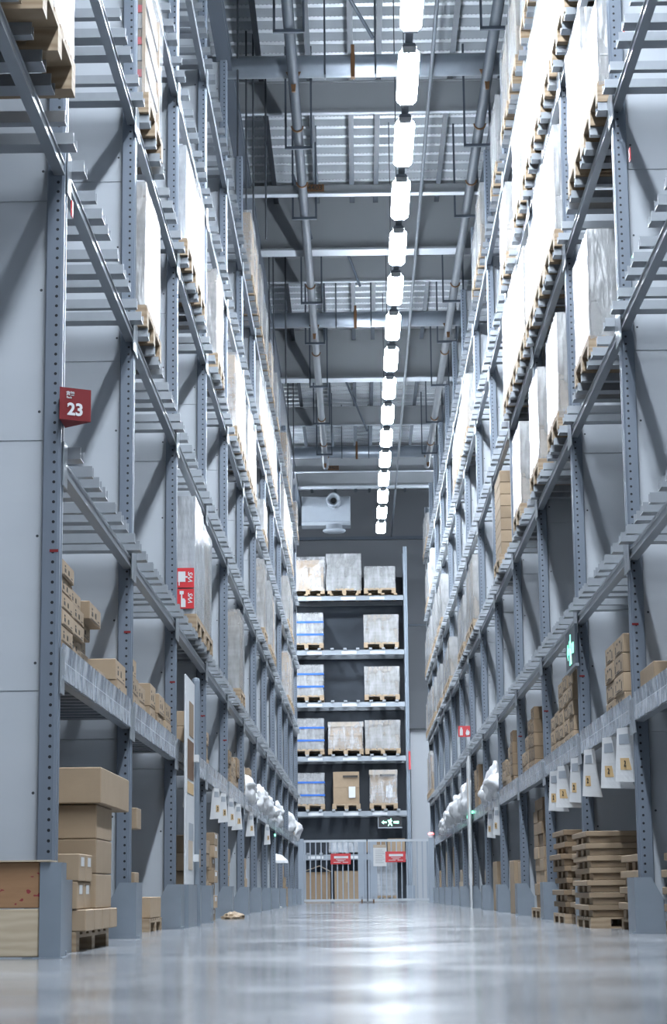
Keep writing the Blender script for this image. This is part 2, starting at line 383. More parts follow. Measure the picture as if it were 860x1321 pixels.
# fan unit
t = thing('roof_heater', 'boxy grey heater unit with round nozzle high on the far wall', 'heater', (-.75, 49.5, 9.15))
MB().box(-.6, .6, 0, .5, 0, .64).obj('casing', 'fan', t, bevel=.015)
MB().box(-.6, .6, -.01, .48, -.09, -.002).obj('tray', 'girder2', t)
MB().lathe([(.17, -.002), (.17, -.38), (.155, -.4), (.125, -.36), (.075, -.22), (.07, -.2)], (.19, 0, .49), 'y', 26).obj('nozzle', 'fan', t, smooth=True)
MB().lathe([(.0, -.2), (.075, -.205), (.07, -.19), (0, -.19)], (.19, 0, .49), 'y', 18).obj('nozzle_opening', 'black', t)
MB().lathe([(0, -.095), (.2, -.095), (.2, -.2), (.27, -.22), (.28, -.25), (.25, -.28), (0, -.29)], (.2, -.1, 0), 'z', 26).obj('diffuser_bowl', 'fan', t, smooth=True)

# ------------------------------------------------------------------ lamps
XL, ZL, DL = .505, 7.35, 1.6446
def tube_bm():
    b = MB()
    for s in (-1, 1): b.lathe([(0, -.7), (.042, -.685), (.053, -.61), (.053, .61), (.042, .685), (0, .7)], (s*.056, 0, 0), 'y', 6)
    b.v = [(x*.84, y*.84, z*.4+.02) for x, y, z in b.v]
    return b
tubes = tube_bm().mesh('lamp_tubes', 'tube', smooth=True)
house = MB().prism([(-.062, .045), (.062, .045), (.045, .075), (-.045, .075)], -.64, .64, 'y').mesh('housing', 'dark')
capm = MB().box(-.06, .06, -.02, .02, .0, .0445).mesh('end_cap', 'girder')
y0 = 17.31-DL
for k in range(-11, 16):
    y = y0+k*DL
    lab = ('bright twin-tube lamp hung above the aisle, %s from the front of the row in view' % ORD[k+1]) if k >= 0 else 'twin-tube lamp above the aisle entrance, %s before the visible row' % ORD[-k]
    t = thing('ceiling_lamp', lab, 'lamp', (XL-.0009*(y-17), y, ZL), 'row of aisle lamps')
    ob('lamp_tubes', tubes, t); ob('housing', house, t)
    ob('end_cap', capm, t, (0, -.615, 0)); ob('end_cap', capm, t, (0, .615, 0))
for k, (x, side) in enumerate(((-1.95, 'red-signed'), (-3.3, 'red-signed'), (-4.7, 'red-signed'), (2.45, 'facing'), (3.9, 'facing'), (5.3, 'facing'))):  # unseen lamps added behind the racks to brighten the cross rack
    for y, w in ((44.8, 'gate-side'), (48.0, 'rack-side')):
        t = thing('ceiling_lamp', '%s added unseen twin-tube lamp over the cross aisle behind the %s row, %s outward' % (w, side, ORD[k % 3+1]), 'lamp', (x, y, 8.7), 'added cross aisle fill lamps')
        ob('lamp_tubes', tubes, t); ob('housing', house, t)
for k in range(9):
    tag(MB().tube((XL, 6.2+k*4.1, ZL+.125), (XL, 6.2+k*4.1, 10.6), .006, 6).obj('suspension_wire', 'rope'), 'thin wire holding the lamp track to the roof, %s from the front' % ORD[k+1], 'wire', 'lamp track wires')
tag(MB().box(XL-.035, XL+.03, -2, 41.5, ZL+.0755, ZL+.125).obj('lamp_track', 'dark'), 'long dark track carrying the row of aisle lamps', 'track')

# ------------------------------------------------------------------ pallet racks
BAY = 2.727
LEV = [1.112, 1.990, 3.281, 4.568, 5.835, 7.075]
PH = 8.42
BEAM = .074; BARH = .05
DEPTH = 1.05
BARS = []
for k in range(3): BARS += [(.16+.873*k, 2), (.55+.873*k, 1), (.8+.873*k, 2)]
def post_mesh(s):
    # section in (x,y): aisle face at x=0 with a shallow groove, lips toward the bay
    P = [(.012, 0), (.07, 0), (.075, .006), (.075, .094), (.07, .1), (.012, .1), (0, .09), (0, .07), (.01, .062), (.01, .038), (0, .03), (0, .01)]
    return MB().prism([(s*a, b) for a, b in P], 0, PH, 'z').mesh('upright', 'post')
def panel_mesh(s):
    P = []; z = .0
    while z < PH-.1:
        z1 = min(z+1.06, PH)
        P += [(.045, z+.004), (.045, z1-.004), (.05, z1-.003), (.05, z1+.003)]; z = z1
    P = P[:-1]+[(.062, PH), (.062, .0)]
    return MB().prism(P, s*.077, s*(DEPTH-.002), 'x').mesh('side_panel', 'panel')
def guard_mesh(s):
    b = MB().prism([(s*-.055, 0), (s*.1, 0), (s*.1, .17), (s*.035, .29), (s*-.055, .29)], -.16, -.15, 'y')
    b.box(s*-.055, s*-.045, -.15, .13, 0, .29); b.box(s*-.075, s*.1, -.165, -.12, 0, .012)
    return b.mesh('foot_guard', 'guard')
def beam_mesh(s, rear=False):
    P = [(0, 0), (.046, 0), (.046, BEAM), (.02, BEAM), (.02, BEAM-.014), (0, BEAM-.014), (0, .05), (.006, .045), (.006, .02), (0, .014)]
    return MB().prism([(s*a, b) for a, b in P], .102, BAY-.002, 'y').mesh('load_beam', 'beam')
def conn_mesh(s, d):
    b = MB()
    if d: b.box(s*-.007, s*-.001, .055, .16, -.06, .13)
    else: b.box(s*-.007, s*-.001, BAY-.06, BAY+.045, -.06, .13)
    return b.mesh('end_connector', 'beam')
def bar_mesh(s, n):
    t, h = .005, BARH
    w = .105 if n == 2 else .05
    b = MB().prism([(0, 0), (w, 0), (w, h), (w-t, h), (w-t, t), (t, t), (t, h), (0, h)], s*-.062, s*(DEPTH+.03), 'x')
    return b.mesh('support_bar', 'bar')
def deck_mesh(s):
    P = []; y = .11
    while y < BAY-.1:
        P += [(y, .05), (y+.03, .05), (y+.04, .085), (y+.1, .085), (y+.11, .05)]; y += .17
    P += [(BAY-.01, .05), (BAY-.01, .095), (.11, .095)]
    return MB().prism(P, s*.048, s*(DEPTH-.05), 'x').mesh('shelf_deck', 'deck')
def sleeve_mesh(s, w):
    return MB().prism([(0, .004), (.008, .004), (.012, .01), (.02, .08), (.006, .155), (.0, .155), (.004, .08)], 0, w, 'y').mesh('label_sleeve', 'sleeve') if s > 0 else \
        MB().prism([(0, .004), (-.008, .004), (-.012, .01), (-.02, .08), (-.006, .155), (0, .155), (-.004, .08)], 0, w, 'y').mesh('label_sleeve', 'sleeve')
def rack_row(s, X, z0, first, last, phrase):
    pm, am, gm, bm_, c0, c1 = post_mesh(s), panel_mesh(s), guard_mesh(s), beam_mesh(s), conn_mesh(s, 1), conn_mesh(s, 0)
    br = {1: bar_mesh(s, 1), 2: bar_mesh(s, 2)}; dm = deck_mesh(s)
    for i in range(first, last):
        y = z0+i*BAY
        t = thing('pallet_rack', 'tall blue-grey pallet rack bay, %s from the front %s' % (ORD[i-first+1], phrase), 'rack', (s*X, y, 0), 'pallet rack bays')
        for e in ((0, 1) if i == last-1 else (0,)):
            yy = e*BAY
            ob('upright', pm, t, (0, yy, 0)); ob('upright', pm, t, (s*DEPTH, yy, 0)); ob('side_panel', am, t, (0, yy, 0)); ob('foot_guard', gm, t, (0, yy, 0))
        for k, z in enumerate(LEV):
            f = ob('load_beam', bm_, t, (0, 0, z)); ob('load_beam', bm_, t, (s*(DEPTH-.0), 0, z))
            ob('end_connector', c0, f); ob('end_connector', c1, f)
            if k == 0:
                ob('shelf_deck', dm, t, (0, 0, z))
                p = .112
                for w in (random.uniform(.5, .7), random.uniform(.5, .7), random.uniform(.5, .65), 9):
                    w = min(w, BAY-.015-p)
                    ob('label_sleeve', cached(('sl', s, round(w, 1)), lambda: sleeve_mesh(s, round(w, 1)-.03)), f, (-s*.008, p, 0)); p += round(w, 1)
                    if p > BAY-.2: break
            else:
                for d, n in BARS: ob('support_bar', br[n], t, (0, d, z+BEAM+.001))
XA, ZA = 1.24, 8.42
XB, ZB = 1.48, 11.06
rack_row(-1, XA, ZA, 0, 12, 'in the red-signed row')
rack_row(1, XB, ZB, -1, 12, 'in the facing row')

# ------------------------------------------------------------------ cartons and pallet loads
def carton_mesh(w, d, h, m, marks):
    """w along x, d along y, h up; base at z=0, centred"""
    return MB().box(-w/2, w/2, -d/2, d/2, 0, h).mesh('box', m, bevel=min(.004, h*.05))
def tape_mesh(w, d, h):
    b = MB(); t = .0012
    b.prism([(-d/2-t, h*.62), (-d/2-t, h+t), (d/2+t, h+t), (d/2+t, h*.62), (d/2+t*.2, h*.62), (d/2+t*.2, h+t*.2), (-d/2-t*.2, h+t*.2), (-d/2-t*.2, h*.62)], -.022, .022, 'x')
    return b.mesh('tape', 'tape')
def mark_mesh(s, w, d, h, kind):
    """printed marks on the aisle-facing side (x = -s*w/2)"""
    b = MB(); x = -s*w/2
    def q(y0, y1, z0, z1): b.box(x-s*.0012, x-s*.0002, y0*d, y1*d, z0*h, z1*h)
    if kind == 0:
        q(-.3, -.2, .3, .52); q(-.3, -.23, .62, .72); q(.0, .03, .3, .55); q(.06, .09, .3, .55); q(.0, .09, .57, .6); q(.25, .36, .25, .3)
    elif kind == 1:
        q(-.35, -.3, .2, .6); q(-.2, -.08, .65, .75); q(.1, .2, .65, .75); q(.3, .35, .2, .6); q(-.1, .2, .2, .24)
    q(-.38, .38, .1, .125)
    return b.mesh('printed_pattern', 'ink')
def carton(w, d, h, loc, s, label, mt='carton', marks=None, group=None, rz=0., tape=True, sticker=False, name='carton'):
    w, d, h = round(w, 3), round(d, 3), round(h, 3)
    t = thing(name, label, 'box', loc, group, rz)
    ob('box', cached(('c', w, d, h, mt), lambda: carton_mesh(w, d, h, mt, marks)), t)
    if tape: ob('tape', cached(('t', w, d, h), lambda: tape_mesh(w, d, h)), t)
    if marks is not None: ob('printed_pattern', cached(('m', s, w, d, h, marks), lambda: mark_mesh(s, w, d, h, marks)), t)
    if sticker:
        x = -s*w/2
        ob('address_label', cached(('st', s, w, d, h), lambda: MB().box(x-s*.0014, x-s*.0003, -.25*d, .2*d, .55*h, .88*h).mesh('address_label', 'paper')), t)['label'] = 'white address label'
    return t
def pallet_mesh(w, d, h=.125):
    """w along y (aisle face), d along x"""
    b = MB(); th = h*.16
    for i in range(3):
        y = -w/2+i*(w-.1)/2
        b.box(-d/2, d/2, y, y+.1, 0, th)
        for x in (-d/2, -.06, d/2-.12): b.box(x, x+.12, y, y+.1, th, h-2*th)
    for x in (-d/2, -.06, d/2-.12): b.box(x, x+.12, -w/2, w/2, h-2*th, h-th)
    n = 6
    for i in range(n):
        y = -w/2+i*(w-.11)/(n-1); b.box(-d/2, d/2, y, y+.11, h-th, h)
    return b.mesh('pallet', 'wood')
def wrap_mesh(w, d, h, seed, m, bulge=.012):
    """film shell round a load: open at the bottom, wrinkled"""
    nx, nz = 7, 9; ring = []
    rr = [(-d/2, -w/2, d/2, -w/2), (d/2, -w/2, d/2, w/2), (d/2, w/2, -d/2, w/2), (-d/2, w/2, -d/2, -w/2)]
    for (xa, ya, xb, yb) in rr:
        for i in range(nx): ring.append((xa+(xb-xa)*i/nx, ya+(yb-ya)*i/nx))
    n = len(ring); vs = []; fs = []
    for j in range(nz+1):
        z = h*j/nz
        for (x, y) in ring:
            v = Vector((x, y, 0)); k = noise.noise(Vector((x*3+seed, y*3, z*2.2)))*.5+noise.noise(Vector((x*9+seed, y*9, z*7)))*.3
            o = bulge*(.55+k)
            L_ = math.hypot(x, y)
            sx = o*(1 if x > 0 else -1)*(abs(x) > d/2-1e-6); sy_ = o*(1 if y > 0 else -1)*(abs(y) > w/2-1e-6)
            vs.append((x+sx, y+sy_, z+.006*(j == nz)))
    for j in range(nz):
        for i in range(n): fs.append((j*n+i, j*n+(i+1) % n, (j+1)*n+(i+1) % n, (j+1)*n+i))
    fs.append(tuple(nz*n+i for i in range(n)))
    return MB().add(vs, fs).mesh('stretch_wrap', m, smooth=False)
KINDS = {  # carton material, wrap, description
    'w': ('carwhite', 'film', 'white film-wrapped pallet load'),
    'p': ('carpale', 'film', 'pale film-wrapped pallet load'),
    'b': ('carton', 'filmclear', 'brown clear-wrapped pallet load'),
    'k': ('carton', None, 'brown unwrapped pallet load'),
    'g': ('carwhite', 'filmgrey', 'grey film-wrapped pallet load'),
}
def pallet_load(name, label, loc, w, d, h, kind, s, lay=3, split=2, group=None, seed=None, wood=.125, tilt=0.):
    cm, wm, _ = KINDS[kind]
    seed = random.randint(0, 5) if seed is None else seed
    t = thing(name, label, 'pallet load', loc, group, tilt)
    ob('pallet', cached(('pal', w, d, wood), lambda: pallet_mesh(w, d, wood)), t)
    ch = (h-wood)/lay
    cw = (w-.03)/split
    for j in range(lay):
        for i in range(split):
            ob('carton', cached(('lc', round(d-.05, 3), round(cw-.004, 3), round(ch-.004, 3), cm), lambda: carton_mesh(d-.05, cw-.004, ch-.004, cm, None)), t, (0, -w/2+.015+cw*(i+.5), wood+.001+j*ch))
    if wm: ob('stretch_wrap', cached(('wr', w, d, h, seed, wm), lambda: wrap_mesh(w-.015, d-.035, h-wood*.5, seed, wm)), t, (0, 0, wood*.62))
    return t
RN = {-1: 'the red-signed rack', 1: 'the facing rack'}
def inbay(s, y, ln, lo=.112, hi=2.718):
    """keep a run of length ln clear of the rack frames"""
    z0 = ZA if s < 0 else ZB
    b = math.floor((y+ln/2-z0)/BAY); o = y-z0-b*BAY
    return z0+b*BAY+min(max(o, lo), hi-ln)
def slot_y(s, q):
    z0 = ZA if s < 0 else ZB
    b = math.floor(q/3); return z0+b*BAY+min(.118+.873*(q-3*b), 2.715-.856)
LOADS = {
 (-1, 2): [(13.15, 'p', .9)],
 (-1, 3): [(3, 'p', .84), (19, 'p', .98), (21, 'w', .98), (22, 'b', .92), (29.1, 'b', .85), (30, 'b', .9), (31, 'p', .85)],
 (-1, 4): [(6.0, 'g', .8), (7, 'w', .86), (9.5, 'p', .86), (12.6, 'b', .86), (13.6, 'w', .86), (15, 'w', .84), (16, 'w', .86), (19.2, 'w', .5), (28.9, 'p', .85), (30, 'p', .85), (31, 'b', .8)],
 (-1, 5): [(18, 'w', .8), (18.95, 'w', .82), (20, 'p', .8), (21, 'w', .9), (22, 'w', .92), (23, 'p', .9), (27, 'p', .88), (28, 'w', .86), (29, 'w', .82), (30, 'w', .82), (31.1, 'p', .8)],
 (-1, 6): [(16, 'b', .9), (17, 'b', .88), (18.4, 'p', .92), (20, 'w', .82), (22, 'b', .8), (24, 'w', .8), (29, 'b', .9), (30, 'p', .9), (31, 'w', .85), (35, 'b', .7)],
 (1, 2): [(33, 'b', .8), (34, 'w', .9), (35, 'b', .85)],
 (1, 3): [(1, 'w', .78), (3.15, 'p', .82), (5, 'p', .84), (7, 'p', .83), (10, 'k', .98), (15.35, 'p', .9), (16.4, 'p', .86), (18, 'w', .74), (19, 'p', .7), (23, 'p', .72), (24, 'p', .66), (25, 'p', .6), (27, 'w', .7), (28, 'w', .72), (30, 'w', .75), (31, 'b', .7), (32, 'w', .75), (33, 'p', .75), (34, 'w', .8), (35, 'b', .7)],
 (1, 4): [(.04, 'w', .62), (1.02, 'w', .95), (2, 'w', .88), (3, 'w', .9), (4, 'w', .76), (5, 'p', .86), (6, 'w', .96), (7, 'w', .95), (26, 'w', .85), (27.2, 'w', .8), (29, 'w', .9), (30.1, 'w', .85), (32, 'w', .85), (33, 'p', .8), (34, 'w', .85), (35, 'p', .75)],
 (1, 5): [(.0, 'w', .9), (1, 'w', .95), (2, 'w', .9), (3, 'w', .95), (4, 'w', .95), (5, 'w', .9), (6, 'w', .85), (8.05, 'p', .78), (16, 'p', .8), (17, 'w', .75), (18.1, 'w', .72), (19.3, 'w', .7), (31, 'w', .8), (33, 'w', .8), (34.1, 'p', .8)],
 (1, 6): [(2, 'w', .9), (3.1, 'w', .9), (4.7, 'w', .88), (6.1, 'p', .88), (7.3, 'p', .84), (8.1, 'w', .8), (12, 'p', .86), (13, 'w', .7), (33, 'p', .6), (34, 'p', .75), (35, 'w', .8)],
}
OFFS = {(-1, 2): 2, (-1, 3): 1, (-1, 4): 1}
for (s, lv), row in LOADS.items():
    X = (XA if s < 0 else XB)
    end = 0
    for i, (q, kd, h) in enumerate(sorted(row)):
        w = .848; d = 1.0
        ya = max(slot_y(s, q), end+.012)
        y = inbay(s, ya, w+.008)
        if y < end+.004: y = inbay(s, end+.6, w+.008)
        y += w/2; end = y+w/2
        zd = LEV[lv-1]+BEAM+BARH+.002
        far = y > 24
        lab = '%s, %s from the front on tier %s of %s' % (KINDS[kd][2], ORD[i+1+OFFS.get((s, lv), 0)], NUM[lv], RN[s])
        pallet_load('pallet_load', lab, (s*(X-.062+d/2), y, zd), w, d, h, kd, s, lay=2 if far else (7 if kd == 'k' else 3), split=1 if far or kd == 'k' else 2, group='wrapped pallet loads on the racks', seed=i % 5)
# the film-wrapped tower with two red cartons, tier two
zd2 = LEV[1]+BEAM+BARH+.002
t = pallet_load('pallet_load', 'tall grey film-wrapped load showing two red cartons with white stool drawings', (-(XA-.062+.5), slot_y(-1, 7)+.43, zd2), .85, 1.0, .98, 'g', -1, lay=4, group='wrapped pallet loads on the racks')
for k, zz in enumerate((.16, .315)):
    x1 = .5-.012; yf = -.43-.022
    rc = MB().box(x1-.25, x1-.005, yf, yf+.012, zz, zz+.145).obj('red_print', 'redcard', t); rc['label'] = 'red carton face with white stool drawing'
    if k: b = MB().box(x1-.122, x1-.068, yf-.003, yf-.0005, zz+.042, zz+.118).box(x1-.118, x1-.11, yf-.003, yf-.0005, zz+.015, zz+.042).box(x1-.068, x1-.052, yf-.003, yf-.0005, zz+.072, zz+.084)
    else: b = MB().prism([(x1-.1, zz+.01), (x1-.066, zz+.01), (x1-.066, zz+.06), (x1-.076, zz+.075), (x1-.09, zz+.075), (x1-.09, zz+.105), (x1-.1, zz+.105)], yf-.003, yf-.0005, 'y').box(x1-.11, x1-.08, yf-.003, yf-.0005, zz+.105, zz+.13)
    b.obj('stool_drawing', 'white', rc)
    tx = ob('lettering', cached('vis', lambda: text_mesh('VVS', .046, 'white', .001, .0008, .3)), rc, (x1-.03, yf-.002, zz+.07)); tx.rotation_euler = (PI/2, -PI/2, 0)
t = pallet_load('pallet_load', 'narrow film-wrapped slatted crate behind the red cartons on tier two', (-(XA-.062+.5), slot_y(-1, 8)+.42, zd2), .8, 1.0, .93, 'p', -1, lay=9, split=1, group='wrapped pallet loads on the racks')
# red and white banded load at the top, tier four, and the brown wrapped load that hangs over on the first bay
zd4 = LEV[3]+BEAM+BARH+.002
t = thing('pallet_load', 'film-edged load of red and white banded cartons on tier four', 'pallet load', (-(XA-.062+.5), slot_y(-1, 3)+.44, zd4), 'wrapped pallet loads on the racks')
ob('pallet', cached(('pal', .86, 1.0, .125), lambda: pallet_mesh(.86, 1.0, .125)), t)
for j in range(4):
    z = .127+j*.2
    MB().box(-.47, .47, -.41, .41, z, z+.095).obj('white_carton', 'carwhite', t, bevel=.003)
    MB().box(-.46, .46, -.405, .405, z+.098, z+.197).obj('brown_carton', 'cardark', t, bevel=.003)
    MB().box(.1, .4565, -.4125, -.4055, z+.1, z+.145).obj('red_band', 'redsign', t)
for yy in (-.42, .41): MB().box(.458, .478, yy-.002, yy+.012, .127, .93).obj('edge_board', 'carton', t)
ob('stretch_wrap', wrap_mesh(.835, .965, .86, 3, 'filmedge', .02), t, (0, 0, .1))
zd3 = LEV[2]+BEAM+BARH+.002
t = thing('pallet_load', 'white wrapped load on an overhanging brown pallet just before the sign post', 'pallet load', (-(XA-.12+.55), 7.43, zd3), 'wrapped pallet loads on the racks')
ob('pallet', pallet_mesh(.86, 1.1, .14), t); ob('carton', carton_mesh(1.03, .8, .7, 'carwhite', None), t, (0, 0, .142)); ob('stretch_wrap', wrap_mesh(.82, 1.06, .74, 2, 'film', .02), t, (0, 0, .11))
for k, y in enumerate((6.53, 5.63)):  # loads added to shade the passage bay, mostly out of view
    pallet_load('pallet_load', 'white wrapped load added for shade over the open passage, %s before the overhanging one' % ORD[k+1], (-(XA-.05+.5), y, zd3), .86, 1.0, .85, 'w', -1, group='wrapped pallet loads on the racks')
# tunnel bay before the sign post: beams from tier three up only
t = thing('pallet_rack', 'rack bay over the open passage before the sign post, shelves from tier three up', 'rack', (-XA, ZA-BAY, 0), 'pallet rack bays')
for d in (0, -DEPTH): ob('upright', bpy.data.meshes['upright'], t, (d, 0, 0))
for z in LEV[2:]:
    for d in (0, -DEPTH): ob('load_beam', bpy.data.meshes['load_beam'], t, (d, 0, z))
    for d, n in BARS: ob('support_bar', bpy.data.meshes['support_bar' if n == 1 else 'support_bar.001'], t, (0, d, z+BEAM+.001))

# ------------------------------------------------------------------ far rack across the cross aisle
FX0, FX1, FY = -1.78, 1.13, 50.
FL = [.99, 2.02, 3.34, 4.65, 5.93, 7.27]
t = thing('cross_rack', 'pallet rack standing across the end of the aisle behind the gate', 'rack', ((FX0+FX1)/2, FY, 0))
hw = (FX1-FX0)/2
for x in (-hw-.09, hw):
    for y in (0, 1.05):
        MB().prism([(x, y+.01), (x+.012, y), (x+.03, y), (x+.036, y+.008), (x+.054, y+.008), (x+.06, y), (x+.08, y), (x+.092, y+.01), (x+.092, y+.075), (x, y+.075)], 0, 8.6, 'z').obj('upright', 'guard', t)
    MB().box(x+.04, x+.055, .08, 1.04, 0, 8.55).obj('side_panel', 'panel', t)
    MB().prism([(x-.05, 0), (x+.16, 0), (x+.16, .36), (x-.05, .36)], -.12, -.1, 'y').obj('foot_guard', 'guard', t)
for k, z in enumerate(FL):
    for y in (0, 1.0):
        f = MB().prism([(y, z), (y+.05, z), (y+.05, z+.12), (y+.02, z+.12), (y+.02, z+.1), (y, z+.1)], -hw+.003, hw-.003, 'x').obj('load_beam', 'beam', t)
        if y == 0:
            for xx in (-.75, .1, .8): MB().box(xx-.18, xx+.18, -.004, -.0005, z+.02, z+.085).obj('label_sleeve', 'white', f)
    for j in range(9):
        xx = -hw+.2+j*(2*hw-.4)/8
        MB().prism([(xx-.04, z+.121), (xx+.04, z+.121), (xx+.04, z+.165), (xx-.04, z+.165)], -.05, 1.08, 'y').obj('support_bar', 'wood' if k == 5 else 'bar', t)
MB().box(-hw, hw, 1.09, 1.1, 0, 8.0).obj('back_sheet', 'dark', t)
def fload(x, w, z, h, kind, label, straps=False, irregular=False, pal=True, notes=False):
    t = thing('pallet_load', label, 'pallet load', (x, FY+.5, z+.168), 'pallet loads on the cross rack', PI/2)
    wood = .13 if pal else .0
    if pal: ob('pallet', pallet_mesh(w+.02, 1.0, wood), t)
    cm, wm, _ = KINDS[kind]
    for j in range(2):
        hh = (h-wood)/2
        ob('carton', carton_mesh(.9, w-.03, hh-.004, cm, None), t, (0, 0, wood+.002+j*hh))
    if wm: ob('stretch_wrap', wrap_mesh(w, .95, h-wood*.5+(.05 if irregular else 0), int(x*7+z*3) % 9, wm, .05 if irregular else .014), t, (0, 0, wood*.6))
    if kind in 'pb' and not irregular: MB().box(-.475, .475, -w/2-.012, w/2+.012, h-.1, h+.014).obj('lid', 'carpale', t)
    if straps:
        for zz in (.26, .68): MB().box(-.49, .49, -w/2-.015, w/2+.015, wood+(h-wood)*zz, wood+(h-wood)*zz+.045).obj('blue_strap', 'blue', t)
    if notes:
        MB().box(-.478, -.47, -.28, .08, h-.14, h-.09).obj('printed_strip', 'ink', t); MB().box(-.478, -.47, -.22, -.06, h*.3, h*.6).obj('paper_note', 'paper', t)
    return t
CX = (-1.27, -.33, .57)
fload(CX[0]+.05, .8, FL[5], .86, 'b', 'brown clear-bagged cartons on the top shelf of the cross rack', irregular=True)
fload(CX[1], .8, FL[5], .93, 'w', 'white bagged load with uneven top, top shelf of the cross rack', irregular=True)
fload(CX[2]-.02, .76, FL[5], .66, 'w', 'low white wrapped boxes on the top shelf of the cross rack')
for k in (4, 3, 2, 1):
    fload(CX[0], .82, FL[k], .86, 'w', 'white box with two blue straps, shelf %s of the cross rack' % NUM[k], straps=True)
for k in (4, 3, 2):
    fload(CX[2], .84, FL[k], .8, 'p', 'lidded pale film-wrapped box, shelf %s of the cross rack' % NUM[k])
fload(CX[1], .84, FL[2], .77, 'b', 'lidded brown carton load in the middle of the cross rack')
fload(CX[1], .66, FL[1], .9, 'k', 'brown carton on a raw pallet, middle bay above the gate', notes=True)
fload(CX[2], .66, FL[1], .92, 'b', 'brown carton with white film streak on a raw pallet above the exit sign', notes=True)
t = thing('wrapped_bundle', 'clear plastic-wrapped bundle on the lowest cross rack shelf', 'bundle', (-.35, 50.4, FL[0]+.167))
ob('bundle', carton_mesh(.74, .7, .24, 'carwhite', None), t); ob('stretch_wrap', wrap_mesh(.72, .77, .27, 4, 'filmgrey', .05), t)
carton(.5, .5, .26, (.37, 50.35, FL[0]+.167), -1, 'dark-topped carton on the lowest cross rack shelf behind the gate', 'cardark')
carton(.42, .4, .32, (.86, 50.3, FL[0]+.167), -1, 'small brown carton below the green exit sign on the cross rack')
carton(.6, .6, .72, (-.34, 50.5, .001), -1, 'brown lidded carton on the floor behind the gate signs', 'carton', rz=0)
t = thing('open_carton', 'large open carton with raised flap on the floor behind the gate', 'box', (-1.1, 50.6, 0))
MB().box(-.36, .36, -.35, .35, 0, .7).obj('box', 'cardark', t)
MB().prism([(-.36, .7), (.1, .86), (.38, .72), (.36, .7), (.1, .84), (-.34, .69)], -.35, .3, 'y').obj('flap', 'carpale', t)
t = pallet_load('pallet_load', 'white film-wrapped load standing on the floor behind the white notice', (.6, 50.62, 0), .56, .8, .9, 'g', -1, lay=2, split=1, tilt=PI/2)
# exit sign
def running_sign(t, w, h, m='green'):
    """green arrow and running figure, facing -y, centred"""
    MB().prism([(-w*.42, 0), (-w*.3, h*.22), (-w*.3, h*.09), (-w*.16, h*.09), (-w*.16, -h*.09), (-w*.3, -h*.09), (-w*.3, -h*.22)], -.012, -.008, 'y').obj('arrow', m, t)
    MB().prism([(-w*.12, -h*.4), (-w*.05, -h*.1), (-w*.1, h*.1), (-w*.12, h*.25), (0, h*.28), (.02*w, h*.42), (w*.07, h*.42), (w*.07, h*.25), (w*.12, h*.12), (w*.05, h*.05), (w*.12, -h*.4), (w*.05, -h*.4), (0, -h*.15), (-w*.06, -h*.4)], -.012, -.008, 'y').obj('running_figure', m, t)
    MB().prism([(w*.16, -h*.12), (w*.42, -h*.16), (w*.42, h*.14), (w*.16, h*.12)], -.012, -.008, 'y').obj('doorway', m, t)
t = thing('exit_sign', 'black exit sign with green arrow and running figure below cross rack shelf', 'sign', (.715, 49.9, 1.86))
MB().box(-.275, .275, -.008, .04, -.115, .115).obj('sign_box', 'black', t)
MB().box(-.29, .29, -.012, .045, -.14, -.116).obj('sign_rail', 'girder2', t); MB().box(-.29, -.276, -.012, .045, -.116, .14).obj('sign_rail', 'girder2', t)
running_sign(t, .5, .22)
tag(MB().box(1.19, 1.235, 49.975, 49.99, 3.12, 3.56).obj('warning_strip', 'redsign'), 'red vertical strip on the cross rack end post', 'strip')

# ------------------------------------------------------------------ gate
GY = 41.35
def leaf(x0, x1, label, stile):
    t = thing('gate', label, 'gate', ((x0+x1)/2, GY, 0), 'gate leaves'); a, b = x0-(x0+x1)/2, x1-(x0+x1)/2
    MB().box(a, b, -.025, .025, 1.2, 1.245).obj('top_rail', 'gaterail', t); MB().box(a, b, -.025, .025, .04, .085).obj('bottom_rail', 'gaterail', t)
    for x in (a, b-.04): MB().box(x, x+.04, -.024, .024, .0855, 1.1995).obj('end_stile', 'gate', t)
    sx = (b-.17, b-.045) if stile > 0 else (a+.045, a+.18)
    MB().box(sx[0], sx[1], -.022, .022, .0855, 1.1995).obj('wide_stile', 'gate', t)
    n = 9
    lo, hi = (a+.04, sx[0]) if stile > 0 else (sx[1], b-.04)
    for i in range(n):
        x = lo+(hi-lo)*(i+.8)/(n+.6); MB().box(x-.012, x+.012, -.012, .012, .0855, 1.1995).obj('bar', 'gate', t)
    xw = sx[0]+.07 if stile > 0 else sx[0]+.06
    MB().lathe([(0, -.015), (.035, -.015), (.04, 0), (.035, .015), (0, .015)], (xw, -.03, .041), 'x', 14).obj('wheel', 'rust', t)
    MB().box(xw-.02, xw+.02, -.05, -.01, .06, .13).obj('wheel_fork', 'galv', t)
    return t
leaf(-1.13, .115, 'barred gate leaf carrying one red notice, on the red-signed rack side', 1)
leaf(.14, 1.345, 'barred gate leaf carrying white paper and red notice, meeting the other leaf', -1)
for x, l in ((-1.19, 'tall pale gate post beside the red-signed rack'), (1.405, 'tall pale gate post at the facing rack')):
    b = MB().box(x-.055, x+.055, GY-.03, GY+.06, 0, 1.27); b.box(x-.09, x+.09, GY-.05, GY+.08, 0, .02)
    tag(b.obj('gate_post', 'gate'), l, 'post')
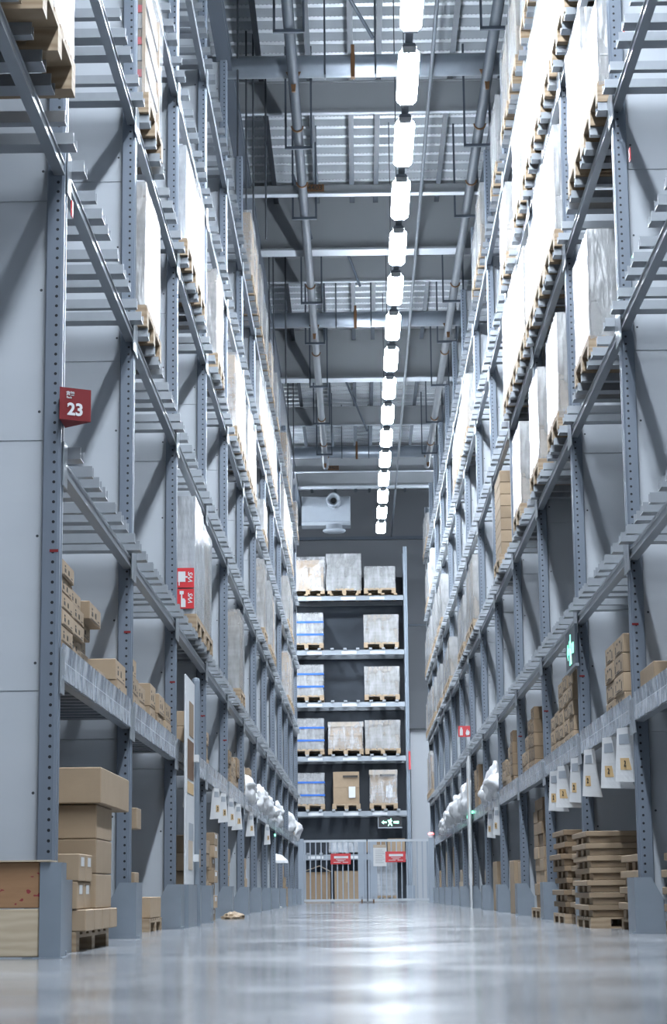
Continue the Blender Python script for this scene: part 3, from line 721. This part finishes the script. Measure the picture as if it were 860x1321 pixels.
def notice(x, z, label):
    t = thing('notice', label, 'sign', (x, GY-.027, z), 'red gate notices')
    MB().box(-.2, .2, -.004, 0, -.105, .105).obj('plate', 'redsign', t)
    b = MB().box(-.13, .15, -.006, -.0045, .01, .055); b.obj('title_line', 'white', t)
    for k, (a, c) in enumerate(((-.09, .1), (-.06, .07), (-.14, .0), (.04, .15))):
        MB().box(a, c, -.006, -.0045, -.02-.025*min(k, 2), -.01-.025*min(k, 2)).obj('text_line', 'white', t)
notice(-.4, .87, 'red notice with white lines hung on the gate by the open carton')
notice(.69, .9, 'red notice with white lines on the gate beside the white paper')
t = thing('paper_notice', 'white paper notice with faint print hung on the gate', 'sign', (.38, GY-.027, .92))
MB().box(-.13, .13, -.003, 0, -.2, .16).obj('sheet', 'paper', t); MB().box(-.13, .13, -.005, -.0005, .161, .22).obj('hanging_strip', 'carpale', t)
for k in range(8): MB().box(-.09, .05+.05*((k*7) % 3)/2, -.0045, -.0032, .11-.035*k, .117-.035*k).obj('print_line', 'girder', t)
t = thing('warning_lamp', 'small red lamp on a white base at the gate end', 'lamp', (1.405, GY+.01, 1.2705))
MB().lathe([(0, 0), (.05, 0), (.05, .06), (0, .06)], (0, 0, 0), 'z', 14).obj('base', 'white', t)
MB().lathe([(.06, .061), (.06, .08), (.04, .1), (0, .105)], (0, 0, 0), 'z', 14).obj('lens', 'redlamp', t)

# ------------------------------------------------------------------ signs on the racks
t = thing('aisle_sign', 'red wedge sign numbered 23 on the front post', 'sign', (-XA, 8.40, 2.26))
MB().prism([(.002, -.045), (.124, .025), (.124, .03), (.002, .13)], -.07, .068, 'z').obj('wedge', 'red', t)
ang = math.atan2(.07, .122)
def onface(me, u, z, nm='lettering'):
    o = ob(nm, me, t, (.002+u*math.cos(ang)+.0016*math.sin(ang), -.045+u*math.sin(ang)-.0016*math.cos(ang), z)); o.rotation_euler = (PI/2, 0, ang)
onface(text_mesh('23', .072, 'white', .0022), .07, -.026); onface(text_mesh('货架', .019, 'white', .0003), .047, .042); onface(text_mesh('Rack', .012, 'white', .0002), .042, .026)
t = thing('exit_sign', 'dark framed sign with green running figure hanging under a tier two beam', 'sign', (XB-.02, 14.0, 1.84), rz=-PI/2)
MB().box(-.31, .31, -.008, .01, -.12, .145).obj('sign_box', 'dark', t); MB().box(-.32, .32, -.012, .014, -.14, -.121).obj('sign_rail', 'galv', t)
running_sign(t, .5, .25)
t = thing('extinguisher_sign', 'small red fire extinguisher sign projecting from a post', 'sign', (1.39, 27.35, 2.31))
MB().box(-.075, .085, -.004, .0, -.075, .07).obj('plate', 'redsign', t)
MB().prism([(-.055, -.055), (-.015, -.055), (-.015, .02), (-.025, .04), (-.02, .05), (-.05, .05), (-.045, .04), (-.055, .02)], -.007, -.0045, 'y').obj('extinguisher_symbol', 'white', t)
MB().prism([(.03, -.055), (.07, -.05), (.075, -.01), (.06, .02), (.055, -.005), (.045, .03), (.03, .0), (.022, -.03)], -.007, -.0045, 'y').obj('flame_symbol', 'white', t)
# information boards in the rack line
t = thing('info_board', 'tall white information board with picture panels at the third post', 'board', (-XA+.045, 14.03, .29))
MB().box(0, .014, 0, .72, 0, 1.42).obj('board', 'white', t, bevel=.003)
for (y0_, y1_, z0_, z1_, m, n_) in ((.25, .6, 1.02, 1.26, 'cardark', 'picture'), (.12, .62, .72, .99, 'rust', 'picture'), (.12, .62, .62, .7, 'orange', 'picture'), (.25, .6, .3, .42, 'girder2', 'picture'), (.2, .55, .1, .3, 'carpale', 'picture')):
    MB().box(.0142, .0165, y0_, y1_, z0_, z1_).obj(n_, m, t)
for z_ in (.16, .86): MB().box(.0142, .05, .62, .69, z_, z_+.05).obj('lamp_clip', 'white', t)
b = MB().tube((0, 0, 0), (0, 0, 1.45), .03, 14); b.lathe([(.03, 1.45), (.024, 1.47), (0, 1.478)], (0, 0, 0), 'z', 14)
tag(b.obj('board_post', 'guard', None, (-XA+.062, 14.82, .29)), 'round-topped blue-grey post beside the white information board', 'post')
b = MB().box(-XA+.032, -XA+.1, 14.78, 14.87, 0, .288); tag(b.obj('board_plinth', 'guard'), 'blue-grey plinth under the round-topped board post', 'plinth')
tag(MB().box(-XA+.035, -XA+.08, 14.02, 14.76, 0, .288).obj('board_plinth', 'guard'), 'long blue-grey plinth under the white information board', 'plinth')
t = thing('info_board', 'slim white board standing at the seventh facing post', 'board', (XB-.03, 27.1, 0))
MB().box(-.012, 0, 0, .75, .3, 1.95).obj('board', 'white', t, bevel=.003); MB().tube((-.02, 0, 0), (-.02, 0, 1.97), .016, 8).obj('pole', 'white', t)
MB().box(-.03, -.0125, .3, .4, .38, .45).obj('lamp_clip', 'white', t); MB().box(-.0145, -.0125, .2, .55, 1.3, 1.7).obj('picture', 'orange', t)
for k, (x, y, z) in enumerate(((1.46, 33.4, 1.25), (1.46, 28.2, 1.21), (1.46, 27.0, 1.23), (-1.22, 29.6, 1.03))):
    tag(MB().box(x-.01, x+.01, y-.06, y+.06, z-.015, z+.02).obj('green_indicator', 'green'), 'tiny lit green marker on the first tier, %s' % ('red-signed rack' if x < 0 else ORD[k+1]+' counted back along the facing rack'), 'marker')
for k, (x, y, z, m) in enumerate(((-XA+.008, 8.6, 3.19, 'orange'), (XB-.012, 10.4, 3.47, 'green'), (XB-.012, 10.35, 4.05, 'redsign'), (XB-.012, 10.4, 4.75, 'redsign'))):
    tag(MB().box(x-.003, x+.003, y-.02, y+.02, z-.035, z+.035).obj('cable_tie_tag', 'redsign' if m == 'orange' else m), ('tiny red tag on a tier three beam near the sign post', 'tiny green tag on the tier three beam of the facing rack', 'tiny red tag hung between tiers three and four of the facing rack', 'tiny red tag on the tier four beam of the facing rack')[k], 'tag')
for s, X, z0, i0, rows in ((-1, XA, ZA, 0, range(0, 5)), (1, XB, ZB, 0, range(0, 4))):
    for i in rows:
        x = s*X
        tag(MB().box(x+s*.004, x+s*.04, z0+i*BAY-.003, z0+i*BAY-.0005, 1.635, 1.647).obj('post_mark', 'red'), 'small red paint mark on the %s post of %s' % (ORD[i+1], RN[s]), 'mark')

# ------------------------------------------------------------------ hanging paper tags under the tier one beams
def tag_pt(s, u, v, w, h, curl, off=0.):
    k = curl*(v**1.6)*(1-u)**1.3
    return (-s*(.004+.02*v*u+off)+s*k*.6, (u-.5)*w-.3*k, -h*v+.05*h*v*(u-.5))
def sheet_mesh(s, w, h, curl, u0=0., u1=1., v0=0., v1=1., off=0.):
    n = 8; vs = []; fs = []; T = .0015
    for side in (0, 1):
        for j in range(n+1):
            for i in range(n+1):
                p = tag_pt(s, u0+(u1-u0)*i/n, v0+(v1-v0)*j/n, w, h, curl, off); vs.append((p[0]+s*T*side, p[1], p[2]))
    m = (n+1)*(n+1)
    for sd in (0, 1):
        for j in range(n):
            for i in range(n):
                a = sd*m+j*(n+1)+i; q = (a, a+1, a+n+2, a+n+1); fs.append(q if sd else q[::-1])
    rim = [i for i in range(n+1)]+[(j+1)*(n+1)-1 for j in range(1, n+1)]+[n*(n+1)+i for i in range(n-1, -1, -1)]+[j*(n+1) for j in range(n-1, 0, -1)]
    for a, b in zip(rim, rim[1:]+rim[:1]): fs.append((a, b, b+m, a+m))
    return MB().add(vs, fs)
TAGS = [(1, y, .3, c) for y, c in ((11.38, .22), (12.1, .16), (13.15, .06), (14.0, .04), (14.9, .2), (15.55, .1), (22.2, .03), (23.3, .03))] + \
       [(-1, y, .26, c) for y, c in ((15.0, .05), (17.55, .03), (18.45, .02), (19.55, .02), (20.7, .05), (23.1, .04), (27.2, .02))]
cnt = {1: 0, -1: 0}
for s, y, h, c in TAGS:
    cnt[s] += 1; X = XA if s < 0 else XB
    t = thing('hanging_tag', 'curled white paper tag hanging under tier one, %s from the front on %s' % (ORD[cnt[s]], RN[s]), 'paper tag', (s*(X-.012), y, 1.108), 'hanging paper tags')
    t.rotation_euler = (0, 0, s*(.28+.6*c))
    W = .165
    sheet_mesh(s, W, h, c).obj('sheet', 'paper', t)
    pk = sheet_mesh(s, W, h, c, .5, .82, .56, .78, .0018).obj('price_patch', 'orange', t)
    p = tag_pt(s, .66, .67, W, h, c, .0035)
    tx = ob('lettering', cached('two', lambda: text_mesh('2', .045, 'ink', .002)), pk, p); tx.rotation_euler = (PI/2, 0, -s*PI/2)
    sheet_mesh(s, W, h, c, .3, .85, .12, .3, .0018).obj('print_block', 'girder2', t)

# ------------------------------------------------------------------ cartons on tier one
Z1 = LEV[0]+.0965
def stack(s, n, y0_, ln, rows, h, d=.34, back=.045, mt='carton', marks=0, jit=.012, z=Z1, X=None, where='on tier one of', sticker=False, slim=.0, firstword=None):
    """one column of cartons behind the label sleeves, each carton a thing"""
    X0 = (XA if s < 0 else XB) if X is None else X
    y0_ = inbay(s, y0_-.006, ln+.012) if z > .5 else inbay(s, y0_, ln, .15, 2.54)
    for r in range(rows):
        bx = X0+back+random.uniform(-jit, jit)
        lab = '%s carton, %s up in the %s stack %s %s' % (firstword or ('brown' if mt == 'carton' else 'dark brown' if mt == 'cardark' else 'pale'), ORD[r+1], ORD[n], where, RN[s])
        carton(d, ln-slim, h-.002, (s*(bx+d/2), y0_+ln/2+random.uniform(-jit, jit)*.5, z+r*h), s, lab, mt, marks, 'cartons stacked in the racks', sticker=sticker)
for a in ((1, 8.54, .355, 6, .0705), (2, 8.92, .355, 5, .0715), (4, 9.74, .33, 1, .085), (5, 10.57, .44, 2, .112), (6, 11.28, .34, 3, .108), (7, 11.66, .4, 2, .104), (8, 12.4, .32, 2, .14), (9, 12.76, .36, 2, .125), (10, 13.2, .38, 2, .12), (11, 15.02, .36, 3, .112), (12, 15.45, .46, 3, .118), (13, 16.78, .32, 3, .11)):
    stack(-1, *a, back=.012)
stack(-1, 3, 9.31, .37, 4, .066)
carton(.36, .4, .085, (-(XA-.01+.18), 9.53, Z1+.266), -1, 'brown carton pushed out over the aisle atop the third stack, red-signed rack', 'carton', 0)
k = 14
for y, ln, rows, h, m in ((19.5, .42, 2, .15, 'carton'), (19.95, .4, 3, .13, 'cardark'), (20.4, .4, 2, .16, 'carton'), (20.85, .42, 3, .125, 'carton'), (21.32, .4, 2, .2, 'cardark'), (22.25, .5, 3, .13, 'carpale'), (24.0, .45, 3, .15, 'carton'), (25.0, .4, 2, .14, 'carton'), (37.8, .4, 3, .14, 'carton'), (39.2, .45, 2, .17, 'carton')):
    stack(-1, k, y, ln, rows, h, .34, .03, m, 0); k += 1
carton(.46, .52, .17, (XB+.03+.23, 10.75, Z1), 1, 'large brown carton on tier one beside the foremost facing post', 'carton')
for a in ((1, 11.5, .41, 4, .11), (2, 11.94, .4, 4, .11), (3, 14.26, .33, 5, .107), (4, 14.61, .33, 5, .107), (5, 14.96, .33, 5, .104), (6, 15.33, .3, 3, .112), (7, 15.66, .3, 3, .108), (8, 17.5, .3, 5, .112), (9, 17.84, .32, 4, .12), (10, 18.2, .3, 3, .12), (11, 18.54, .34, 2, .12), (12, 20.0, .3, 5, .11), (13, 20.34, .32, 3, .14), (14, 20.7, .3, 2, .15), (15, 21.04, .5, 3, .11), (16, 25.9, .42, 2, .29), (17, 26.36, .42, 2, .27)):
    stack(1, *a, mt='cardark' if a[0] in (8, 9, 12, 16) else 'carton', marks=1, back=.004, jit=.004)
carton(.3, .3, .62, (XB+.2, 38.6, Z1), 1, 'tall slim brown carton at the far end of tier one, facing rack', 'cardark')

def bag(loc, sx, sy_, sz, seed, label, m='plastic'):
    bm = bmesh.new(); bmesh.ops.create_icosphere(bm, subdivisions=4, radius=1.)
    for v in bm.verts:
        p = v.co.copy()
        r = 1+.28*noise.noise(p*1.7+Vector((seed*3.1, 0, 0)))+.2*noise.noise(p*4+Vector((0, seed, 0)))+.1*abs(noise.noise(p*9+Vector((seed, 0, 2))))
        q = p*r; r *= 1+.12*abs(noise.noise(p*16+Vector((seed, 3, 2)))); q = p*r; v.co = Vector((q.x*sx/2, q.y*sy_/2, max(q.z, -.75)*sz/1.75+sz*.43))
    me = bpy.data.meshes.new('bag'); bm.to_mesh(me); bm.free(); me.materials.append(MAT[m])
    me.polygons.foreach_set('use_smooth', [True]*len(me.polygons))
    return tag(ob('plastic_bag', me, None, loc), label, 'bag', 'white plastic bags on tier one')
bs = 0
for s, y, w, h in ((-1, 22.95, .5, .35), (-1, 23.45, .45, .28), (-1, 25.6, .5, .36), (-1, 26.6, .5, .42), (-1, 27.7, .5, .38), (-1, 29.2, .5, .3), (-1, 31.5, .5, .42), (-1, 36.3, .5, .5), (-1, 40.4, .5, .45),
                   (1, 22.6, .55, .34), (1, 23.3, .6, .48), (1, 24.2, .6, .36), (1, 28.2, .6, .6), (1, 29.2, .7, .62), (1, 30.6, .7, .55), (1, 31.9, .7, .62), (1, 33.4, .7, .5), (1, 35.4, .6, .45), (1, 37.0, .5, .35)):
    bs += 1; X = XA if s < 0 else XB
    cnt[s] += 1
    y = inbay(s, y-w*.6, w*1.2)+w*.6
    bag((s*(X+.1), y, Z1), (.36), w*.85, h*.85, bs, 'crumpled white plastic bag on tier one, %s from the front on %s' % (ORD[cnt[s]-(7 if s < 0 else 8)], RN[s]))

# ------------------------------------------------------------------ floor goods, red-signed side
t = thing('rack_guard', 'wooden plank barrier with a steel end channel at the rack foot', 'barrier', (-1.15, 7.75, 0))
p = MB().box(-2.6, -.043, -.03, .02, .006, .18).obj('plank', 'plank', t, bevel=.004); p['label'] = 'pale pine lower plank'
p = MB().box(-2.6, -.043, -.03, .02, .183, .352).obj('plank', 'stain', t, bevel=.004); p['label'] = 'reddish brown stained upper plank'
MB().box(-2.6, .0, -.06, .12, .3525, .358).obj('cap_board', 'plank', t)
MB().prism([(-.04, -.04), (.04, -.04), (.04, .09), (.034, .09), (.034, -.034), (-.034, -.034), (-.034, .09), (-.04, .09)], .004, .349, 'z').obj('steel_channel', 'guard', t)
MB().box(-.06, .05, -.06, .1, 0, .004).obj('floor_plate', 'guard', t)
FLP = 'on the floor pallet by the plank barrier'
def floor_pallet(loc, w, d, label, h=.08, rz=0):
    t = thing('pallet', label, 'pallet', loc, 'floor pallets', rz); ob('pallet', cached(('pal', w, d, h), lambda: pallet_mesh(w, d, h)), t).name = 'deck'; return t
floor_pallet((-1.62, 9.12, 0), 1.1, .9, 'low pallet under the big cartons by the plank barrier')
for i in range(4):
    y = 8.7+.275*i
    carton(.34, .265, .088, (-1.3, y, .0815), -1, 'low brown carton in the bottom row on the barrier pallet, %s back' % ORD[i+1], 'carton')
for j in range(2):
    for i in range(2):
        carton(.3, .2, .112, (-1.315+.006*j, 8.66+.212*i, .171+.114*j), -1, 'small brown carton with white label, %s row %s column by the barrier' % (('lower', 'upper')[j], ('front', 'rear')[i]), 'carton', sticker=True)
for j in range(3):
    carton(.58, .55, .147, (-1.435, 9.27, .171+.149*j), -1, 'big plain brown carton, %s up in the column by the plank barrier' % ORD[j+1], 'carton', tape=False)
carton(.62, 1.08, .155, (-1.43, 9.48, .619), -1, 'long brown carton lying across the top of the big carton column', 'carton', tape=False)
# column of small cartons hidden behind the second post
for j, (dx, m) in enumerate(((.0, 'carton'), (.12, 'carton'), (-.02, 'carton'), (.12, 'cardark'), (.12, 'carton'), (-.03, 'carton'))):
    carton(.28, .22, .114, (-(XA+.1+.05+dx), 11.42, .001+.116*j), -1, 'small brown carton, %s up in the uneven column behind the second post' % ORD[j+1], m)
floor_pallet((-1.75, 13.2, 0), .8, .9, 'small pallet under a single carton in the second bay')
carton(.5, .68, .13, (-1.55, 13.2, .081), -1, 'single brown carton on a small floor pallet in the second bay', 'carton')
def floor_stack(s, n, y0_, ln, rows, h, off, d=.3, mt='carton', sticker=False, z=.001, jit=.02):
    stack(s, n, y0_, ln, rows, h, d, off, mt, None, jit, z, None, 'on the floor under', sticker)
for a in ((1, 15.1, .3, 5, .13, .02), (2, 15.5, .4, 4, .14, .0), (3, 17.5, .42, 7, .105, .01), (4, 17.0, .38, 6, .11, .04), (5, 20.0, .4, 5, .13, .05), (6, 22.6, .45, 5, .12, .03), (7, 23.1, .4, 4, .13, .05), (8, 27.6, .6, 3, .2, .05), (9, 33.4, .5, 5, .13, .02), (10, 35.2, .5, 3, .16, .02)):
    floor_stack(-1, *a, sticker=a[0] == 3)
t = thing('paper_heap', 'crumpled brown paper lying on the floor before the fifth post', 'paper', (-1.16, 18.85, 0))
bm = bmesh.new(); bmesh.ops.create_icosphere(bm, subdivisions=3, radius=1)
for v in bm.verts: v.co = Vector((v.co.x*.1, v.co.y*.26, max(0, v.co.z)*.06))*(1+.4*noise.noise(v.co*4))
me = bpy.data.meshes.new('paper_heap'); bm.to_mesh(me); bm.free(); me.materials.append(MAT['carton']); ob('sheet', me, t)
t = thing('white_lampshade', 'white pleated shade on a slim white stand between far posts', 'lamp shade', (-1.28, 31.1, 0))
MB().lathe([(.2, .66), (.19, .7), (.1, .78), (0, .8), (0, .76), (.17, .67)], (0, 0, 0), 'z', 18).obj('shade', 'white', t)
MB().lathe([(0, 0), (.1, 0), (.1, .02), (.02, .04), (.02, .7), (0, .72)], (0, 0, 0), 'z', 14).obj('stand', 'white', t)

# ------------------------------------------------------------------ floor goods, facing side
def tray(w, d, h, loc, label, mt='carton'):
    """flat carton layer: a lid slab over short end blocks with open gaps"""
    t = thing('flat_carton', label, 'box', loc, 'flat carton trays')
    sl = h*.46
    ob('lid', cached(('tl', w, d, h, mt), lambda: MB().box(-w/2, w/2, -d/2, d/2, h-sl, h-.001).mesh('lid', mt, .003)), t)
    iw, idp = w-.05, d-.05
    for k, (yc, wd) in enumerate(((-idp/2+.1, .2), (.03, .12), (idp/2-.06, .12))):
        ob('end_block', cached(('tb', w, d, h, mt, k), lambda: MB().box(-iw/2, iw/2*(.96-.03*k), yc-wd/2, yc+wd/2, 0, h-sl-.001).mesh('end_block', mt, .002)), t)
    return t
def tray_stack(x0, y0_, w, d, rows, h, what, mt='carton', jit=.018):
    floor_pallet((x0+w/2, y0_+d/2, 0), d, w, 'low pallet under the %s' % what, .065)
    for r in range(rows):
        tray(w, d, h, (x0+w/2+random.uniform(-jit, jit), y0_+d/2+random.uniform(-jit, jit), .067+r*(h+.001)), 'flat brown carton tray, %s up in the %s' % (ORD[r+1], what), mt if r % 3 else ('cardark' if mt == 'cardark' else 'carton'))
tray_stack(1.37, 12.52, .55, .82, 7, .072, 'tall tray stack behind the foot guard')
tray_stack(1.52, 11.45, .5, .8, 4, .088, 'short tray stack by the foot guard')
tray_stack(1.4, 14.42, .5, .85, 7, .081, 'dark tray stack below the hanging tags', 'cardark')
tray_stack(1.45, 13.93, .5, .46, 5, .08, 'middle tray stack between two tall ones')
tray_stack(1.58, 9.98, .5, .9, 4, .086, 'front-edge facing tray stack')
floor_pallet((1.78, 17.75, 0), .9, .6, 'low pallet under the tall carton tower', .08)
for r in range(9):
    for i in range(2):
        carton(.4, .4, .1, (1.72+random.uniform(-.01, .01), 17.55+.41*i, .081+.102*r), 1, 'brown carton in the tall floor tower, %s up, %s column' % (ORD[r+1], ('front', 'rear')[i]), 'cardark' if r > 4 else 'carton')
for a in ((1, 19.9, .55, 1, .5, .06, .4), (2, 20.55, .6, 1, .52, .03, .4), (3, 22.6, .6, 1, .5, .06, .4), (4, 23.4, .7, 1, .55, .04, .4), (5, 25.4, .4, 3, .16, .05, .3), (6, 28.2, .6, 2, .2, .03, .4), (7, 29.0, .6, 1, .5, .1, .4), (8, 31.6, .5, 3, .18, .03, .3), (9, 33.2, .5, 1, .78, .05, .3), (10, 34.4, .4, 1, .95, .08, .3), (11, 36.5, .5, 1, .9, .02, .3), (12, 38.2, .5, 1, .8, .03, .3), (13, 39.4, .5, 2, .3, .03, .3)):
    floor_stack(1, *a, mt='carpale' if a[0] in (8, 11) else 'carton')

# ------------------------------------------------------------------ ambient light of the hall beyond the aisle
w = bpy.data.worlds.new('world'); S.world = w; w.use_nodes = True
bg = w.node_tree.nodes['Background']; bg.inputs[0].default_value = (.72, .84, 1., 1); bg.inputs[1].default_value = .06
